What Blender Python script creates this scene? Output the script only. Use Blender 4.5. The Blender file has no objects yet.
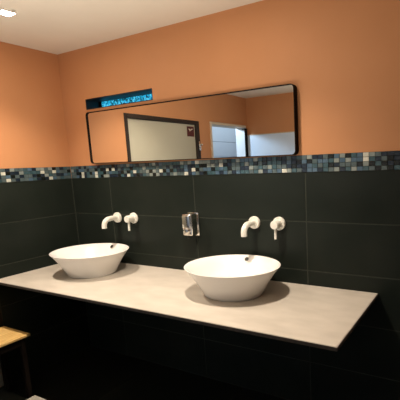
import bpy, bmesh, math, random
from mathutils import Vector, Matrix

# ------------------------------------------------------------------ frame of reference
# lengths below are in layout units (heights measured from the countertop); S turns them into metres
S = 1.2
ZF = -0.583            # floor, below the countertop
ZC = 1.2014            # ceiling
SC = bpy.context.scene
COL = SC.collection

def W(x, y, z):
    return Vector((x * S, y * S, (z - ZF) * S))

# ------------------------------------------------------------------ camera
cam_d = bpy.data.cameras.new('camera')
cam = bpy.data.objects.new('camera', cam_d)
COL.objects.link(cam)
yaw, pitch, roll = -0.4996, -0.1560, -0.0408
fwd = Vector((math.sin(yaw) * math.cos(pitch), math.cos(yaw) * math.cos(pitch), math.sin(pitch)))
r0 = Vector((math.cos(yaw), -math.sin(yaw), 0))
u0 = r0.cross(fwd)
rt = r0 * math.cos(roll) + u0 * math.sin(roll)
up = -r0 * math.sin(roll) + u0 * math.cos(roll)
m = Matrix((rt, up, -fwd)).transposed().to_4x4()
m.translation = W(2.188, -1.5487, 0.5379)
cam.matrix_world = m
cam_d.sensor_width = 36
cam_d.lens = 36 * 394.495 / 400
cam_d.shift_x = -(268.85 - 200) / 400
cam_d.shift_y = (224.65 - 200) / 400
cam_d.clip_start = 0.02
SC.camera = cam

# ------------------------------------------------------------------ world, exposure, light levels
wd = bpy.data.worlds.new('world'); SC.world = wd
wd.use_nodes = True
wd.node_tree.nodes['Background'].inputs[0].default_value = (0.5, 0.6, 0.8, 1)
wd.node_tree.nodes['Background'].inputs[1].default_value = 0.3
SC.view_settings.view_transform = 'Standard'
SC.view_settings.look = 'None'
SC.view_settings.gamma = 1
SC.view_settings.use_curve_mapping = False
SC.view_settings.exposure = 0.0

SPOT_W = 66           # each ceiling downlight
SPOT_COL = (1.0, 0.85, 0.69)
LAMPS = [(0.412, -0.505), (1.305, -0.505)]
FILL_UP_W = 17         # added upward fill without a fixture, brightens ceiling and upper walls
FILL_UP_COL = (1.0, 0.88, 0.74)
CORRIDOR_W = 17
CLADDING_FILL_W = 45
CORRIDOR_COL = (0.70, 0.86, 1.0)

ul = bpy.data.lights.new('fill_uplight', 'AREA'); ul.shape = 'RECTANGLE'; ul.size = 1.3; ul.size_y = 0.5
ul.energy = FILL_UP_W; ul.color = FILL_UP_COL
uo = bpy.data.objects.new('fill_uplight', ul); COL.objects.link(uo)
uo.location = W(1.1, -0.95, 0.35); uo.rotation_euler = (math.pi, 0, 0)

# ------------------------------------------------------------------ materials
def principled(name, color, rough=0.5, metal=0.0, spec=0.5, coat=0.0):
    mt = bpy.data.materials.new(name); mt.use_nodes = True
    b = mt.node_tree.nodes['Principled BSDF']
    b.inputs['Base Color'].default_value = (*color, 1)
    b.inputs['Roughness'].default_value = rough
    b.inputs['Metallic'].default_value = metal
    b.inputs['Specular IOR Level'].default_value = spec
    b.inputs['Coat Weight'].default_value = coat
    return mt

def noisy(name, c1, c2, scale, rough=0.5, detail=4, spec=0.5, bump=0.0, stretch=(1, 1, 1), metal=0.0, lo=0.35, hi=0.65):
    mt = principled(name, c1, rough, metal, spec)
    n = mt.node_tree.nodes; l = mt.node_tree.links; b = n['Principled BSDF']
    tc = n.new('ShaderNodeTexCoord'); mp = n.new('ShaderNodeMapping'); mp.inputs['Scale'].default_value = stretch
    nz = n.new('ShaderNodeTexNoise'); nz.inputs['Scale'].default_value = scale; nz.inputs['Detail'].default_value = detail
    cr = n.new('ShaderNodeValToRGB')
    cr.color_ramp.elements[0].position = lo; cr.color_ramp.elements[1].position = hi
    cr.color_ramp.elements[0].color = (*c1, 1); cr.color_ramp.elements[1].color = (*c2, 1)
    l.new(tc.outputs['Object'], mp.inputs['Vector']); l.new(mp.outputs['Vector'], nz.inputs['Vector'])
    l.new(nz.outputs['Fac'], cr.inputs['Fac']); l.new(cr.outputs['Color'], b.inputs['Base Color'])
    if bump:
        bp = n.new('ShaderNodeBump'); bp.inputs['Strength'].default_value = bump; bp.inputs['Distance'].default_value = 0.002
        l.new(nz.outputs['Fac'], bp.inputs['Height']); l.new(bp.outputs['Normal'], b.inputs['Normal'])
    return mt

def emissive(name, color, strength):
    mt = principled(name, color, 0.4)
    b = mt.node_tree.nodes['Principled BSDF']
    b.inputs['Emission Color'].default_value = (*color, 1); b.inputs['Emission Strength'].default_value = strength
    return mt

M = {}
M['paint'] = noisy('orange_paint', (0.545, 0.252, 0.112), (0.56, 0.261, 0.118), 6, 0.55, spec=0.3, bump=0.03)
M['ceiling'] = noisy('ceiling_paint', (0.76, 0.70, 0.60), (0.78, 0.72, 0.62), 5, 0.8, spec=0.2)
M['tile'] = noisy('charcoal_tile', (0.0125, 0.0172, 0.0138), (0.0190, 0.0240, 0.0195), 3.5, 0.42, detail=6, spec=0.14)
M['grout'] = noisy('grey_grout', (0.044, 0.050, 0.040), (0.058, 0.065, 0.052), 40, 0.85, spec=0.2)
M['floor_tile'] = noisy('floor_tile', (0.008, 0.009, 0.007), (0.013, 0.014, 0.010), 4, 0.38, detail=6)
M['stone'] = noisy('cream_stone', (0.54, 0.495, 0.43), (0.62, 0.57, 0.50), 5.5, 0.42, detail=8, spec=0.35, stretch=(1, 2.2, 1))
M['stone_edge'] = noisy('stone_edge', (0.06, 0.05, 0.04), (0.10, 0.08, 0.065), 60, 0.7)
M['ceramic'] = noisy('white_ceramic', (0.88, 0.87, 0.85), (0.89, 0.88, 0.86), 3, 0.16, spec=0.5)
M['white_enamel'] = noisy('white_enamel', (0.88, 0.87, 0.80), (0.90, 0.89, 0.82), 8, 0.28)
M['chrome'] = noisy('chrome', (0.78, 0.76, 0.72), (0.82, 0.80, 0.76), 15, 0.14, metal=1.0)
M['satin'] = noisy('satin_chrome', (0.16, 0.155, 0.145), (0.19, 0.185, 0.175), 15, 0.35, metal=1.0)
M['dark_hole'] = principled('dark_rubber', (0.01, 0.01, 0.01), 0.6)
M['black_metal'] = noisy('black_metal', (0.010, 0.007, 0.005), (0.014, 0.010, 0.008), 20, 0.75, spec=0.05)
M['dark_wood'] = noisy('dark_brown_wood', (0.014, 0.008, 0.005), (0.024, 0.014, 0.008), 12, 0.5, stretch=(6, 6, 1))
M['cream_door'] = noisy('cream_door_paint', (0.43, 0.41, 0.32), (0.45, 0.43, 0.34), 3, 0.5)
M['pale_frame'] = noisy('pale_frame_paint', (0.62, 0.52, 0.38), (0.65, 0.55, 0.41), 8, 0.5)
M['white_board'] = noisy('white_board', (0.66, 0.71, 0.77), (0.69, 0.74, 0.80), 3, 0.35)
M['cladding'] = noisy('pale_blue_cladding', (0.62, 0.76, 0.95), (0.65, 0.79, 0.97), 3, 0.35)
M['red_sign'] = noisy('red_sign', (0.060, 0.007, 0.006), (0.080, 0.009, 0.007), 20, 0.45)
M['sign_white'] = principled('sign_white', (0.75, 0.70, 0.60), 0.5)
M['pale_grey'] = noisy('pale_grey_plastic', (0.50, 0.47, 0.40), (0.53, 0.50, 0.43), 10, 0.5)
M['reveal'] = noisy('dark_reveal_tile', (0.006, 0.008, 0.010), (0.009, 0.012, 0.014), 10, 0.5)
M['diffuser'] = emissive('lamp_diffuser', (1.0, 0.86, 0.70), 250.0)
M['white_trim'] = principled('white_trim', (0.8, 0.76, 0.70), 0.4)

def wood_seat():
    mt = noisy('light_pine', (0.68, 0.40, 0.12), (0.90, 0.62, 0.25), 9, 0.42, detail=6, stretch=(14, 1.2, 14))
    return mt
M['pine'] = wood_seat()

def aqua_glass():
    mt = principled('aqua_textured_glass', (0.02, 0.16, 0.25), 0.2)
    n = mt.node_tree.nodes; l = mt.node_tree.links; b = n['Principled BSDF']
    tc = n.new('ShaderNodeTexCoord')
    nz = n.new('ShaderNodeTexVoronoi'); nz.feature = 'F1'; nz.inputs['Scale'].default_value = 95
    rgb = n.new('ShaderNodeSeparateColor'); l.new(nz.outputs['Color'], rgb.inputs[0])
    nb = n.new('ShaderNodeTexNoise'); nb.inputs['Scale'].default_value = 7; nb.inputs['Detail'].default_value = 1
    cr = n.new('ShaderNodeValToRGB')
    e = cr.color_ramp.elements
    e[0].position = 0.05; e[0].color = (0.002, 0.030, 0.045, 1)
    e[1].position = 0.98; e[1].color = (0.07, 0.50, 0.80, 1)
    k = e.new(0.35); k.color = (0.006, 0.17, 0.27, 1)
    k = e.new(0.65); k.color = (0.012, 0.30, 0.52, 1)
    mx = n.new('ShaderNodeMath'); mx.operation = 'MULTIPLY_ADD'; mx.inputs[1].default_value = 1.6; 
    l.new(tc.outputs['Object'], nz.inputs['Vector']); l.new(tc.outputs['Object'], nb.inputs['Vector'])
    sb = n.new('ShaderNodeMath'); sb.operation = 'SUBTRACT'; sb.inputs[1].default_value = 0.5
    l.new(nb.outputs['Fac'], sb.inputs[0]); l.new(sb.outputs[0], mx.inputs[0]); l.new(rgb.outputs[0], mx.inputs[2])
    l.new(mx.outputs[0], cr.inputs['Fac'])
    l.new(cr.outputs['Color'], b.inputs['Base Color']); l.new(cr.outputs['Color'], b.inputs['Emission Color'])
    b.inputs['Emission Strength'].default_value = 1.2
    bp = n.new('ShaderNodeBump'); bp.inputs['Strength'].default_value = 0.6
    l.new(nz.outputs['Distance'], bp.inputs['Height']); l.new(bp.outputs['Normal'], b.inputs['Normal'])
    return mt
M['aqua'] = aqua_glass()

MOSAIC = [
    noisy('mosaic_navy', (0.012, 0.020, 0.032), (0.020, 0.030, 0.046), 30, 0.18),
    noisy('mosaic_teal', (0.034, 0.074, 0.090), (0.052, 0.102, 0.120), 30, 0.2),
    noisy('mosaic_slate', (0.070, 0.100, 0.105), (0.095, 0.130, 0.135), 30, 0.2),
    noisy('mosaic_blue', (0.058, 0.105, 0.155), (0.080, 0.138, 0.195), 30, 0.2),
    noisy('mosaic_black', (0.006, 0.008, 0.007), (0.010, 0.013, 0.011), 30, 0.2),
    noisy('mosaic_grey', (0.200, 0.235, 0.220), (0.270, 0.305, 0.285), 30, 0.22),
    noisy('mosaic_pale', (0.52, 0.53, 0.46), (0.66, 0.66, 0.58), 30, 0.22),
]
MOSAIC_WEIGHT = [18, 24, 20, 11, 13, 10, 4]

# ------------------------------------------------------------------ mesh helpers (layout units)
def bm_box(bm, lo, hi, mat=0, bevel=0.0, seg=2):
    vs = [bm.verts.new((x, y, z)) for x in (lo[0], hi[0]) for y in (lo[1], hi[1]) for z in (lo[2], hi[2])]
    idx = [(0, 1, 3, 2), (4, 6, 7, 5), (0, 4, 5, 1), (2, 3, 7, 6), (0, 2, 6, 4), (1, 5, 7, 3)]
    fs = [bm.faces.new([vs[i] for i in q]) for q in idx]
    for f in fs: f.material_index = mat
    if bevel:
        es = list({e for f in fs for e in f.edges})
        r = bmesh.ops.bevel(bm, geom=es, offset=bevel, segments=seg, affect='EDGES', profile=0.5)
        for f in r['faces']: f.material_index = mat
    return fs

def ring(c, u, v, ru, rv, n):
    return [c + u * (ru * math.cos(2 * math.pi * i / n)) + v * (rv * math.sin(2 * math.pi * i / n)) for i in range(n)]

def bm_loft(bm, rings, cap0=True, cap1=True, mat=0):
    rows = [[bm.verts.new(p) for p in r] for r in rings]
    n = len(rows[0])
    for a, b in zip(rows, rows[1:]):
        for i in range(n):
            f = bm.faces.new((a[i], a[(i + 1) % n], b[(i + 1) % n], b[i])); f.material_index = mat; f.smooth = True
    if cap0: bm.faces.new(list(reversed(rows[0]))).material_index = mat
    if cap1: bm.faces.new(rows[-1]).material_index = mat
    return rows

def bm_turn(bm, c, axis, prof, n=32, cap0=True, cap1=True):
    """prof: (distance along axis, radius)"""
    c = Vector(c); a = Vector(axis).normalized()
    t = Vector((0, 0, 1)) if abs(a.z) < 0.9 else Vector((1, 0, 0))
    u = a.cross(t).normalized(); v = a.cross(u)
    bm_loft(bm, [ring(c + a * d, u, v, r, r, n) for d, r in prof], cap0, cap1)

def bm_tube(bm, pts, rad, n=20):
    pts = [Vector(p) for p in pts]
    rings = []
    ref = Vector((1, 0, 0))
    for i, p in enumerate(pts):
        d = (pts[min(i + 1, len(pts) - 1)] - pts[max(i - 1, 0)]).normalized()
        u = (ref - d * ref.dot(d)).normalized(); v = d.cross(u)
        rr = rad[i] if isinstance(rad, (list, tuple)) else rad
        rings.append(ring(p, u, v, rr, rr, n))
    bm_loft(bm, rings)

def rounded_rect(x0, x1, z0, z1, r, n=8):
    out = []
    for cx, cz, a0 in ((x1 - r, z1 - r, 0), (x0 + r, z1 - r, 90), (x0 + r, z0 + r, 180), (x1 - r, z0 + r, 270)):
        for i in range(n + 1):
            a = math.radians(a0 + 90 * i / n)
            out.append((cx + r * math.cos(a), cz + r * math.sin(a)))
    return out

ORIGIN = {}
def origin_of(o):
    return ORIGIN.get(o.name, Vector((0, 0, 0)))

def obj(name, bm, mats, parent=None, origin=None, smooth=None, recalc=True):
    """link bm (layout units, world placed) as ONE mesh object; its local origin is the parent's base"""
    if recalc: bmesh.ops.recalc_face_normals(bm, faces=bm.faces)
    for v in bm.verts: v.co = W(*v.co)
    me = bpy.data.meshes.new(name)
    org = W(*origin) if origin else (origin_of(parent) if parent else Vector((0, 0, 0)))
    for v in bm.verts: v.co -= org
    bm.to_mesh(me); bm.free()
    for mt in (mats if isinstance(mats, (list, tuple)) else [mats]): me.materials.append(mt)
    o = bpy.data.objects.new(name, me); COL.objects.link(o)
    ORIGIN[o.name] = org
    if parent:
        o.parent = parent
    else:
        o.location = org
    if smooth:
        for p in me.polygons: p.use_smooth = True
    return o

def sharp(o, angle=35):
    """smooth shading that keeps hard edges"""
    me = o.data
    for p in me.polygons: p.use_smooth = True
    bm = bmesh.new(); bm.from_mesh(me)
    for e in bm.edges:
        if len(e.link_faces) == 2 and e.calc_face_angle(0) > math.radians(angle): e.smooth = False
    bm.to_mesh(me); bm.free()
    return o

def tag(o, label=None, cat=None, group=None, kind=None):
    if label: o['label'] = label
    if cat: o['category'] = cat
    if group: o['group'] = group
    if kind: o['kind'] = kind
    return o

def empty(name, x, y, z):
    o = bpy.data.objects.new(name, None); COL.objects.link(o)
    o.empty_display_size = 0.05
    o.location = W(x, y, z); ORIGIN[o.name] = W(x, y, z)
    return o

def copy_tree(o, loc=None, parent=None):
    kids = list(o.children)
    c = o.copy(); COL.objects.link(c); c.parent = parent
    if loc is not None: c.location = loc
    for k in kids: copy_tree(k, None, c)
    return c

BM = bmesh.new

# ------------------------------------------------------------------ room shell
XR, YB = 3.0, -2.12          # right wall, wall opposite the basins
ZMT, ZMB = 0.5625, 0.4913    # mosaic band
TH = 0.13                    # wall thickness
TT = 0.010                   # tile + bed thickness (stands in front of nothing: plaster is flush)
SLOT = (0.196, 0.706, 0.873, 0.931)

ROWS = [-0.583, -0.3655, -0.150, 0.0654, 0.281, ZMB]
G = 0.0021                   # half a grout joint

def tiling(bm, axis, edges, rows, sgn):
    """tile boxes proud of a grout sheet; axis 'x' runs along the back wall, 'y' along the left wall"""
    for a, b in zip(edges, edges[1:]):
        for z0, z1 in zip(rows, rows[1:]):
            if axis == 'x':
                bm_box(bm, (a + G, 0.0 if sgn < 0 else YB, z0 + G), (b - G, -0.0012 if sgn < 0 else YB + 0.0012, z1 - G), 0, 0.0004, 1)
            elif axis == 'y':
                bm_box(bm, (0.0, a + G, z0 + G), (0.0012, b - G, z1 - G), 0, 0.0004, 1)
            else:
                bm_box(bm, (XR, a + G, z0 + G), (XR - 0.0012, b - G, z1 - G), 0, 0.0004, 1)

# wall with the basins, with the slot window cut through
bm = BM()
sx0, sx1, sz0, sz1 = SLOT
bm_box(bm, (-TH, 0, ZMB), (XR + TH, TH, sz0)); bm_box(bm, (-TH, 0, sz1), (XR + TH, TH, ZC + 0.05))
bm_box(bm, (-TH, 0, sz0), (sx0, TH, sz1)); bm_box(bm, (sx1, 0, sz0), (XR + TH, TH, sz1))
bm_box(bm, (-TH, 0, ZF - 0.05), (XR + TH, TH, ZMB), 1)
wb = tag(obj('wall_back', bm, [M['paint'], M['grout']]), kind='structure')
bm = BM(); tiling(bm, 'x', [0, 0.3273] + [0.3273 + 0.6 * k for k in range(1, 5)] + [XR], ROWS, -1)
obj('tiling', bm, M['tile'], wb)

# left wall, with a door and an open doorway
D1 = (-1.318, -0.494, 0.916)     # door opening incl. frame: y range, top
D2 = (-2.105, -1.472, 0.925)
bm = BM()
def lw(y0, y1, z0, z1, mi=0): bm_box(bm, (-TH, y0, z0), (0, y1, z1), mi)
lw(YB - TH, 0, 0.93, ZC + 0.05)
lw(D1[1], 0, ZMB, 0.93); lw(D1[1], 0, ZF - 0.05, ZMB, 1)
lw(D2[1], D1[0], ZMB, 0.93); lw(D2[1], D1[0], ZF - 0.05, ZMB, 1)
lw(YB - TH, D2[0], ZMB, 0.93); lw(YB - TH, D2[0], ZF - 0.05, ZMB, 1)
lw(D1[0], D1[1], D1[2], 0.93); lw(D2[0], D2[1], D2[2], 0.93)
wl = tag(obj('wall_left', bm, [M['paint'], M['grout']]), kind='structure')
bm = BM(); tiling(bm, 'y', [D1[1], -0.004], ROWS, 1); tiling(bm, 'y', [D2[1], D1[0]], ROWS, 1)
obj('tiling', bm, M['tile'], wl)

# wall opposite the basins: white boards below, orange above
ZW = 0.823
bm = BM(); bm_box(bm, (-TH, YB - TH, ZF - 0.05), (XR + TH, YB, ZC + 0.05))
wo = tag(obj('wall_opposite', bm, M['paint']), kind='structure')
bm = BM()
for k in range(5):
    bm_box(bm, (0.0 + 0.6 * k + 0.001, YB, ZF), (0.6 * k + 0.599, YB + 0.012, ZW), 0, 0.001, 1)
obj('white_cladding', bm, M['cladding'], wo)
bm = BM(); bm_box(bm, (0, YB, ZW), (XR, YB + 0.016, ZW + 0.008), 0, 0.001, 1)
obj('cladding_trim', bm, M['pale_frame'], wo)

# right wall
bm = BM(); bm_box(bm, (XR, YB, ZMB), (XR + TH, 0, ZC + 0.05)); bm_box(bm, (XR, YB, ZF - 0.05), (XR + TH, 0, ZMB), 1)
wr = tag(obj('wall_right', bm, [M['paint'], M['grout']]), kind='structure')
bm = BM(); tiling(bm, 'r', [YB + 0.02, -1.8, -1.2, -0.6, -0.004], ROWS, 1)
obj('tiling', bm, M['tile'], wr)

# ceiling and floor
bm = BM(); bm_box(bm, (-TH, YB - TH, ZC), (XR + TH, TH, ZC + 0.08))
tag(obj('ceiling', bm, M['ceiling']), kind='structure')
bm = BM(); bm_box(bm, (-1.35, YB - TH, ZF - 0.08), (XR + TH, TH, ZF - 0.003), 1)
xs = [0.0] + [1.155 - 0.6 + 0.6 * k for k in range(5)] + [XR]
ys = [YB, -1.8, -1.2, -0.6, 0.0]
for a, b in zip(xs, xs[1:]):
    for c, d in zip(ys, ys[1:]):
        bm_box(bm, (a + G, c + G, ZF - 0.003), (b - G, d - G, ZF), 0, 0.001, 1)
tag(obj('floor', bm, [M['floor_tile'], M['grout']]), kind='structure')

# mosaic bands
random.seed(11)
def mosaic(name, axis, a0, a1):
    bm = BM()
    rows = 4; h = (ZMB - ZMT) / -rows; w = h * 1.33
    n = max(1, round((a1 - a0) / w)); w = (a1 - a0) / n
    for i in range(n):
        for r in range(rows):
            mi = random.choices(range(7), MOSAIC_WEIGHT)[0]
            lo = a0 + i * w + 0.0008; hi = a0 + (i + 1) * w - 0.0008
            z0 = ZMB + r * h + 0.0008; z1 = ZMB + (r + 1) * h - 0.0008
            if axis == 'x': bm_box(bm, (lo, 0, z0), (hi, -0.0045, z1), mi, 0.0007, 1)
            else: bm_box(bm, (0, lo, z0), (0.0045, hi, z1), mi, 0.0007, 1)
    # grout bed
    if axis == 'x': bm_box(bm, (a0, 0, ZMB), (a1, -0.0015, ZMT), 7)
    else: bm_box(bm, (0, a0, ZMB), (0.0015, a1, ZMT), 7)
    return tag(obj(name, bm, MOSAIC + [M['grout']]), kind='structure')
mosaic('trim_1', 'x', 0.0045, XR)
mosaic('trim_2', 'y', D1[1], -0.0045)
mosaic('trim_3', 'y', D2[1], D1[0])

# slot window
w1 = empty('window_1', (sx0 + sx1) / 2, 0.05, sz0); tag(w1, kind='structure')
bm = BM(); t = 0.004
bm_box(bm, (sx0, 0.001, sz0), (sx0 + t, TH, sz1)); bm_box(bm, (sx1 - t, 0.001, sz0), (sx1, TH, sz1))
bm_box(bm, (sx0 + t, 0.001, sz1 - t), (sx1 - t, TH, sz1)); bm_box(bm, (sx0 + t, 0.001, sz0), (sx1 - t, TH, sz0 + t))
obj('window_reveal', bm, M['reveal'], w1)
bm = BM(); bm_box(bm, (sx0 + t, 0.098, sz0 + t), (sx1 - t, 0.106, sz1 - t))
obj('window_pane', bm, M['aqua'], w1)
bm = BM()
bm_box(bm, (sx0 + t, 0.088, sz0 + t), (sx0 + t + 0.010, 0.098, sz1 - t)); bm_box(bm, (sx1 - t - 0.010, 0.088, sz0 + t), (sx1 - t, 0.098, sz1 - t))
obj('window_frame', bm, M['black_metal'], w1)

# door with a dark frame (seen in the mirror)
d1 = empty('door_1', 0, (D1[0] + D1[1]) / 2, ZF); tag(d1, kind='structure')
FW = 0.045
bm = BM()
bm_box(bm, (-0.10, D1[0], ZF), (0.0042, D1[0] + FW, D1[2]), 0, 0.003, 1)
bm_box(bm, (-0.10, D1[1] - FW * 0.7, ZF), (0.0042, D1[1], D1[2]), 0, 0.003, 1)
bm_box(bm, (-0.10, D1[0] + FW, D1[2] - 0.031), (0.0042, D1[1] - FW * 0.7, D1[2]), 0, 0.003, 1)
obj('door_frame', bm, M['dark_wood'], d1)
bm = BM(); bm_box(bm, (-0.06, D1[0] + FW + 0.002, ZF + 0.006), (-0.012, D1[1] - FW * 0.7 - 0.002, D1[2] - 0.033), 0, 0.002, 1)
leaf = obj('door_leaf', bm, M['cream_door'], d1)
bm = BM()
hy = D1[0] + 0.022
bm_box(bm, (0.012, hy - 0.012, 0.665), (0.017, hy + 0.012, 0.745), 0, 0.002, 2)
bm_turn(bm, (0.017, hy, 0.715), (1, 0, 0), [(0, 0.009), (0.02, 0.009), (0.024, 0.006)], 16)
bm_turn(bm, (0.017, hy, 0.688), (1, 0, 0), [(0, 0.006), (0.006, 0.006)], 16)
sharp(obj('lock_plate', bm, M['chrome'], d1))

# open doorway beyond it, pale frame, cool corridor behind
d2 = empty('door_2', 0, (D2[0] + D2[1]) / 2, ZF); tag(d2, kind='structure')
bm = BM()
bm_box(bm, (-TH, D2[1] - 0.022, ZF), (0.010, D2[1], D2[2]), 0, 0.002, 1)
bm_box(bm, (-TH, D2[0] + 0.02, D2[2] - 0.022), (0.010, D2[1] - 0.022, D2[2]), 0, 0.002, 1)
obj('door_frame', bm, M['pale_frame'], d2)
bm = BM()
bm_box(bm, (-0.004, D2[0], ZF), (0.012, D2[0] + 0.036, D2[2] - 0.03), 0, 0.003, 1)
bm_box(bm, (-0.004, D2[0] + 0.036, D2[2] - 0.046), (0.006, D2[0] + 0.085, D2[2] - 0.039), 0, 0.001, 1)
obj('door_jamb', bm, M['black_metal'], d2)

bm = BM(); bm_box(bm, (-TH, D2[0], ZF), (-0.005, D2[0] + 0.004, D2[2] - 0.022))
obj('jamb_lining', bm, M['white_board'], d2)

# corridor behind the doorway
bm = BM()
XC = -0.85
zj = [ZF, -0.30, -0.05, 0.20, 0.45, 0.64, 0.83, 1.02, ZC]
for z0, z1 in zip(zj, zj[1:]):
    bm_box(bm, (XC - 0.03, YB - 2.4, z0 + 0.002), (XC, -0.9, z1 - 0.002), 0, 0.001, 1)
bm_box(bm, (XC - 0.05, YB - 2.4, ZF), (XC - 0.03, -0.9, ZC))
tag(obj('wall_corridor', bm, M['white_board']), kind='structure')
bm = BM(); bm_box(bm, (XC, YB - 2.4, ZC), (-TH, -0.9, ZC + 0.05))
tag(obj('ceiling_corridor', bm, M['ceiling']), kind='structure')
bm = BM(); bm_box(bm, (XC, -0.95, ZF), (-TH, -0.9, ZC))
tag(obj('wall_corridor_end', bm, M['white_board']), kind='structure')
ld = bpy.data.lights.new('corridor_daylight', 'AREA'); ld.shape = 'RECTANGLE'; ld.size = 0.6; ld.size_y = 2.6
ld.energy = CORRIDOR_W; ld.color = CORRIDOR_COL
lo = bpy.data.objects.new('corridor_daylight', ld); COL.objects.link(lo)
lo.location = W(-0.48, -2.25, ZC - 0.01)

cs = bpy.data.lights.new('cladding_fill', 'SPOT'); cs.energy = CLADDING_FILL_W; cs.color = CORRIDOR_COL  # added unseen spot, throws cool light through the doorway onto the cladding
cs.spot_size = math.radians(70); cs.spot_blend = 0.5; cs.shadow_soft_size = 0.05
co = bpy.data.objects.new('cladding_fill', cs); COL.objects.link(co)
co.location = W(-0.45, -1.45, 1.02)
co.rotation_euler = (W(0.30, -2.11, 0.62) - co.location).to_track_quat('-Z', 'Y').to_euler()

# ------------------------------------------------------------------ countertop
XE, YE = 1.833, -0.515
bm = BM(); bm_box(bm, (0.0045, YE, -0.014), (XE, -0.0045, 0.0), 0, 0.0012, 1)
ct = obj('countertop', bm, M['stone'], origin=(0.9, -0.26, -0.014))
tag(ct, 'long cream stone countertop fixed to the dark tiled wall under both basins', 'countertop')
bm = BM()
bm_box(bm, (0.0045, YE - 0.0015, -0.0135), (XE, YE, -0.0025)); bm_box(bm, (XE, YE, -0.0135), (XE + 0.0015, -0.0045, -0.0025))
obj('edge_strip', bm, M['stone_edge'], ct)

# ------------------------------------------------------------------ basins
def basin(name, x, y):
    a, e, h = 0.211, 0.86, 0.120
    root = empty(name, x, y, 0)
    prof = [(0.610, 0.000), (0.622, 0.003), (0.660, 0.018), (0.722, 0.041), (0.788, 0.063), (0.856, 0.084), (0.918, 0.101), (0.972, 0.1145),
            (0.990, 0.1185), (0.998, 0.1200), (0.990, 0.1215), (0.965, 0.1190), (0.900, 0.108), (0.820, 0.090), (0.730, 0.067), (0.640, 0.046), (0.520, 0.031), (0.350, 0.022), (0.150, 0.018)]
    bm = BM()
    rings = [[Vector((x + a * r * math.cos(t), y + a * e * r * math.sin(t), z)) for t in [2 * math.pi * i / 72 for i in range(72)]] for r, z in prof]
    bm_loft(bm, rings)
    b = obj('bowl', bm, M['ceramic'], root, smooth=True)
    # chrome overflow ring on the inner back slope
    r = 0.890; z = 0.1057; th = math.radians(98)
    c = Vector((x + a * r * math.cos(th), y + a * e * r * math.sin(th), z))
    nrm = Vector((-math.cos(th), -math.sin(th), 0.85)).normalized()
    bm = BM()
    bm_turn(bm, c - nrm * 0.002, nrm, [(0, 0.0105), (0.002, 0.0105), (0.003, 0.0095), (0.003, 0.0070), (0.0015, 0.0062)], 24, True, False)
    ov = sharp(obj('overflow_ring', bm, M['satin'], root))
    bm = BM(); bm_turn(bm, c + nrm * 0.001, nrm, [(0, 0.0066), (0.001, 0.0066)], 20)
    obj('overflow_hole', bm, M['dark_hole'], ov)
    bm = BM(); bm_turn(bm, (x, y, 0.0158), (0, 0, 1), [(0, 0.024), (0.003, 0.024), (0.005, 0.021), (0.006, 0.012), (0.0065, 0.002)], 28)
    sharp(obj('drain_plug', bm, M['chrome'], root))
    return root
s1 = basin('washbasin', 0.384, -0.216)
tag(s1, 'white oval vessel washbasin on the countertop nearest the corner of the room', 'washbasin', 'vessel washbasins on the countertop')
s2 = copy_tree(s1, W(1.275, -0.213, 0))
tag(s2, 'white oval vessel washbasin on the countertop to the right of the soap dispenser')

# ------------------------------------------------------------------ wall taps
def tap(name, x, z):
    root = empty(name, x + 0.063, -0.004, z)
    y0 = -0.004
    bm = BM(); bm_turn(bm, (x, y0, z), (0, -1, 0), [(0, 0.029), (0.009, 0.029), (0.012, 0.0275), (0.0125, 0.024)], 32)
    sharp(obj('spout_rosette', bm, M['white_enamel'], root))
    bm = BM(); pts = [(x, y0 - 0.008, z), (x, y0 - 0.040, z + 0.001), (x, y0 - 0.062, z)]
    R = 0.036
    for k in range(1, 10):
        t = math.radians(10 * k)
        pts.append((x, y0 - 0.062 - R * math.sin(t), z - R * (1 - math.cos(t))))
    pts += [(x, y0 - 0.062 - R, z - R - 0.012)]
    bm_tube(bm, pts, 0.0135, 20)
    sharp(obj('spout', bm, M['white_enamel'], root), 50)
    xl = x + 0.127
    bm = BM(); bm_turn(bm, (xl, y0, z), (0, -1, 0), [(0, 0.030), (0.008, 0.030), (0.0105, 0.0285), (0.011, 0.024)], 32)
    sharp(obj('mixer_rosette', bm, M['white_enamel'], root))
    bm = BM(); bm_turn(bm, (xl, y0 - 0.008, z), (0, -1, 0), [(0, 0.019), (0.044, 0.019), (0.047, 0.0175), (0.0475, 0.012)], 28)
    sharp(obj('mixer_body', bm, M['white_enamel'], root))
    bm = BM(); bm_tube(bm, [(xl, y0 - 0.040, z - 0.012), (xl, y0 - 0.041, z - 0.040), (xl, y0 - 0.042, z - 0.064)], [0.0062, 0.0060, 0.0056], 14)
    sharp(obj('lever', bm, M['white_enamel'], root), 50)
    return root
t1 = tap('wall_tap', 0.3720, 0.2655)
tag(t1, 'white wall tap with bent spout and lever above the basin nearest the corner', 'tap', 'wall taps above the basins')
t2 = copy_tree(t1, W(1.272 + 0.063, -0.004, 0.2690))
tag(t2, 'white wall tap with bent spout and lever right of the soap dispenser')

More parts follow.
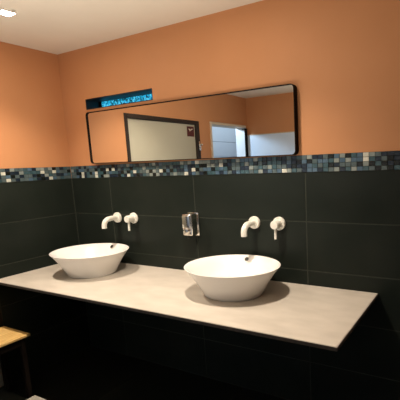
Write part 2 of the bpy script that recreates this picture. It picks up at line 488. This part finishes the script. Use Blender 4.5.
# ------------------------------------------------------------------ soap dispenser
dx0, dx1, dz0, dz1, dd = 0.886, 0.947, 0.192, 0.305, 0.060
sd = empty('soap_dispenser', (dx0 + dx1) / 2, -0.004, dz0)
tag(sd, 'small chrome soap dispenser on the dark tiles between the two wall taps', 'soap dispenser')
bm = BM(); bm_box(bm, (dx0 - 0.003, -0.010, dz0 - 0.001), (dx1 + 0.004, -0.004, dz1 + 0.002), 0, 0.002, 2)
sharp(obj('back_plate', bm, M['chrome'], sd))
bm = BM(); bm_box(bm, (dx0, -dd, dz0 + 0.004), (dx1, -0.010, dz1), 0, 0.008, 4)
body = sharp(obj('body', bm, M['chrome'], sd), 60)
bm = BM()   # raised front cover, shorter than the body
bm_box(bm, (dx0 + 0.006, -dd - 0.006, dz0 + 0.040), (dx1 - 0.006, -dd + 0.001, dz1 - 0.006), 0, 0.004, 3)
sharp(obj('front_cover', bm, M['chrome'], sd), 60)
bm = BM(); bm_turn(bm, ((dx0 + dx1) / 2, -dd - 0.0005, dz0 + 0.030), (0, -1, 0), [(0, 0.0165), (0.010, 0.0165), (0.013, 0.013), (0.014, 0.006)], 24)
sharp(obj('push_button', bm, M['chrome'], sd))
bm = BM(); bm_turn(bm, ((dx0 + dx1) / 2, -dd + 0.012, dz0 + 0.006), (0, -0.35, -1), [(0, 0.0075), (0.014, 0.0065), (0.016, 0.004)], 16)
sharp(obj('nozzle', bm, M['dark_hole'], sd))

# ------------------------------------------------------------------ mirror
mr = empty('mirror', 0.86, -0.004, 0.5645)
tag(mr, 'wide rounded rectangular wall mirror in a thin dark frame above both basins', 'mirror')
MX0, MX1, MZ0, MZ1, MD = 0.226, 1.501, 0.568, 0.8520, 0.032
tilt = -0.0075     # hangs a touch lower at its right end
def mz(x, z): return z + tilt * ((x - MX0) / (MX1 - MX0) - 0.5) * (1.0 - 0.7 * (z - MZ0) / (MZ1 - MZ0))
outer = rounded_rect(MX0, MX1, MZ0, MZ1, 0.018)
FWm = 0.0032
inner = rounded_rect(MX0 + FWm, MX1 - FWm, MZ0 + FWm, MZ1 - FWm, 0.0158)
def loop(pts, y): return [Vector((px, y, mz(px, pz))) for px, pz in pts]
bm = BM()
rows = bm_loft(bm, [loop(outer, -0.0005), loop(outer, -MD), loop(inner, -MD), loop(inner, -MD + 0.007), loop(inner, -0.0005)], False, False)
n_ = len(outer)
for i in range(n_):
    bm.faces.new((rows[0][i], rows[4][i], rows[4][(i + 1) % n_], rows[0][(i + 1) % n_]))
sharp(obj('mirror_frame', bm, M['black_metal'], mr))
bm = BM(); bm_loft(bm, [loop(inner, -MD + 0.012), loop(inner, -MD + 0.007)])
M['mirror'] = noisy('mirror_glass', (0.84, 0.85, 0.84), (0.85, 0.86, 0.85), 2, 0.0, metal=1.0)
gl = obj('mirror_glass', bm, M['mirror'], mr)
for p in gl.data.polygons: p.use_smooth = False

# ------------------------------------------------------------------ sign on the door
sg_y0, sg_y1, sg_z0, sg_z1 = -1.256, -1.166, 0.783, 0.866
bm = BM(); bm_box(bm, (-0.012, sg_y0, sg_z0), (-0.008, sg_y1, sg_z1), 0, 0.001, 1)
sg = obj('sign', bm, M['red_sign'], origin=(-0.012, -1.212, sg_z0))
tag(sg, 'small dark red sign with white mark on the cream door, seen in the mirror', 'sign')
bm = BM()
pts = [(-1.186, 0.846), (-1.192, 0.840), (-1.200, 0.842), (-1.206, 0.836), (-1.213, 0.834), (-1.220, 0.842), (-1.228, 0.846), (-1.236, 0.844)]
bm_tube(bm, [(-0.0075, y, z) for y, z in pts], 0.0030, 8)
bm_tube(bm, [(-0.0075, -1.200, 0.842), (-0.0075, -1.197, 0.834), (-0.0075, -1.200, 0.826)], 0.0025, 8)
obj('sign_mark', bm, M['sign_white'], sg)

# ------------------------------------------------------------------ stool
ST = -0.247
st = empty('wooden_stool', 0.135, -0.62, ZF)
tag(st, 'light pine stool with flat seat beside the left end of the countertop', 'stool')
bm = BM(); bm_box(bm, (0.018, -0.76, ST - 0.013), (0.250, -0.500, ST), 0, 0.003, 2)
obj('seat', bm, M['pine'], st)
for lx in (0.040, 0.222):
    for ly in (-0.735, -0.530):
        bm = BM(); bm_box(bm, (lx - 0.011, ly - 0.011, ZF), (lx + 0.011, ly + 0.011, ST - 0.013), 0, 0.002, 1)
        obj('leg', bm, M['black_metal'], st)
for ly in (-0.735, -0.530):
    bm = BM(); bm_box(bm, (0.051, ly - 0.007, ST - 0.055), (0.211, ly + 0.007, ST - 0.013), 0, 0.0015, 1)
    obj('apron', bm, M['black_metal'], st)
for lx in (0.040, 0.222):
    bm = BM(); bm_box(bm, (lx - 0.007, -0.724, ST - 0.055), (lx + 0.007, -0.541, ST - 0.013), 0, 0.0015, 1)
    obj('apron', bm, M['black_metal'], st)

# pale box on the floor in front of the stool (its far corner shows)
bx = empty('storage_box', 0.36, -0.63, ZF)
tag(bx, 'pale grey flat box on the dark floor, only its corner in view', 'box')
bm = BM(); bm_box(bm, (0.268, -0.72, ZF), (0.47, -0.530, ZF + 0.020), 0, 0.002, 1)
obj('box_body', bm, M['pale_grey'], bx)
bm = BM(); bm_box(bm, (0.266, -0.722, ZF + 0.020), (0.472, -0.528, ZF + 0.026), 0, 0.002, 1)
obj('box_lid', bm, M['pale_grey'], bx)

# ------------------------------------------------------------------ ceiling downlights
def downlight(name, x, y):
    root = empty(name, x, y, ZC)
    bm = BM(); w = 0.030; wi = 0.026
    for lo_, hi_ in (((-w, -w), (w, -wi)), ((-w, wi), (w, w)), ((-w, -wi), (-wi, wi)), ((wi, -wi), (w, wi))):
        bm_box(bm, (x + lo_[0], y + lo_[1], ZC - 0.006), (x + hi_[0], y + hi_[1], ZC), 0)
    obj('lamp_trim', bm, M['white_trim'], root)
    bm = BM(); bm_box(bm, (x - wi, y - wi, ZC - 0.004), (x + wi, y + wi, ZC), 0)
    obj('lamp_diffuser', bm, M['diffuser'], root)
    bm = BM(); bm_turn(bm, (x + 0.043, y + 0.008, ZC), (0, 0, -1), [(0, 0.007), (0.005, 0.007), (0.006, 0.005)], 16)
    sharp(obj('spring_clip', bm, M['pale_grey'], root))
    l = bpy.data.lights.new('downlight_beam', 'SPOT')
    l.energy = SPOT_W; l.color = SPOT_COL; l.spot_size = math.radians(119); l.spot_blend = 1.0; l.shadow_soft_size = 0.015
    lo2 = bpy.data.objects.new('downlight_beam', l); COL.objects.link(lo2)
    lo2.parent = root; lo2.location = (0, 0, -0.03)
    return root
l1 = downlight('ceiling_downlight', *LAMPS[0])
tag(l1, 'square white recessed downlight glowing in the ceiling near the corner', 'ceiling light', 'recessed ceiling downlights')
l2 = copy_tree(l1, W(*LAMPS[1], ZC))
for ch in l2.children:          # this one burns a little brighter
    if ch.type == 'LIGHT':
        ch.data = ch.data.copy(); ch.data.energy = SPOT_W * 1.12
tag(l2, 'square white recessed downlight in the ceiling above the right basin')
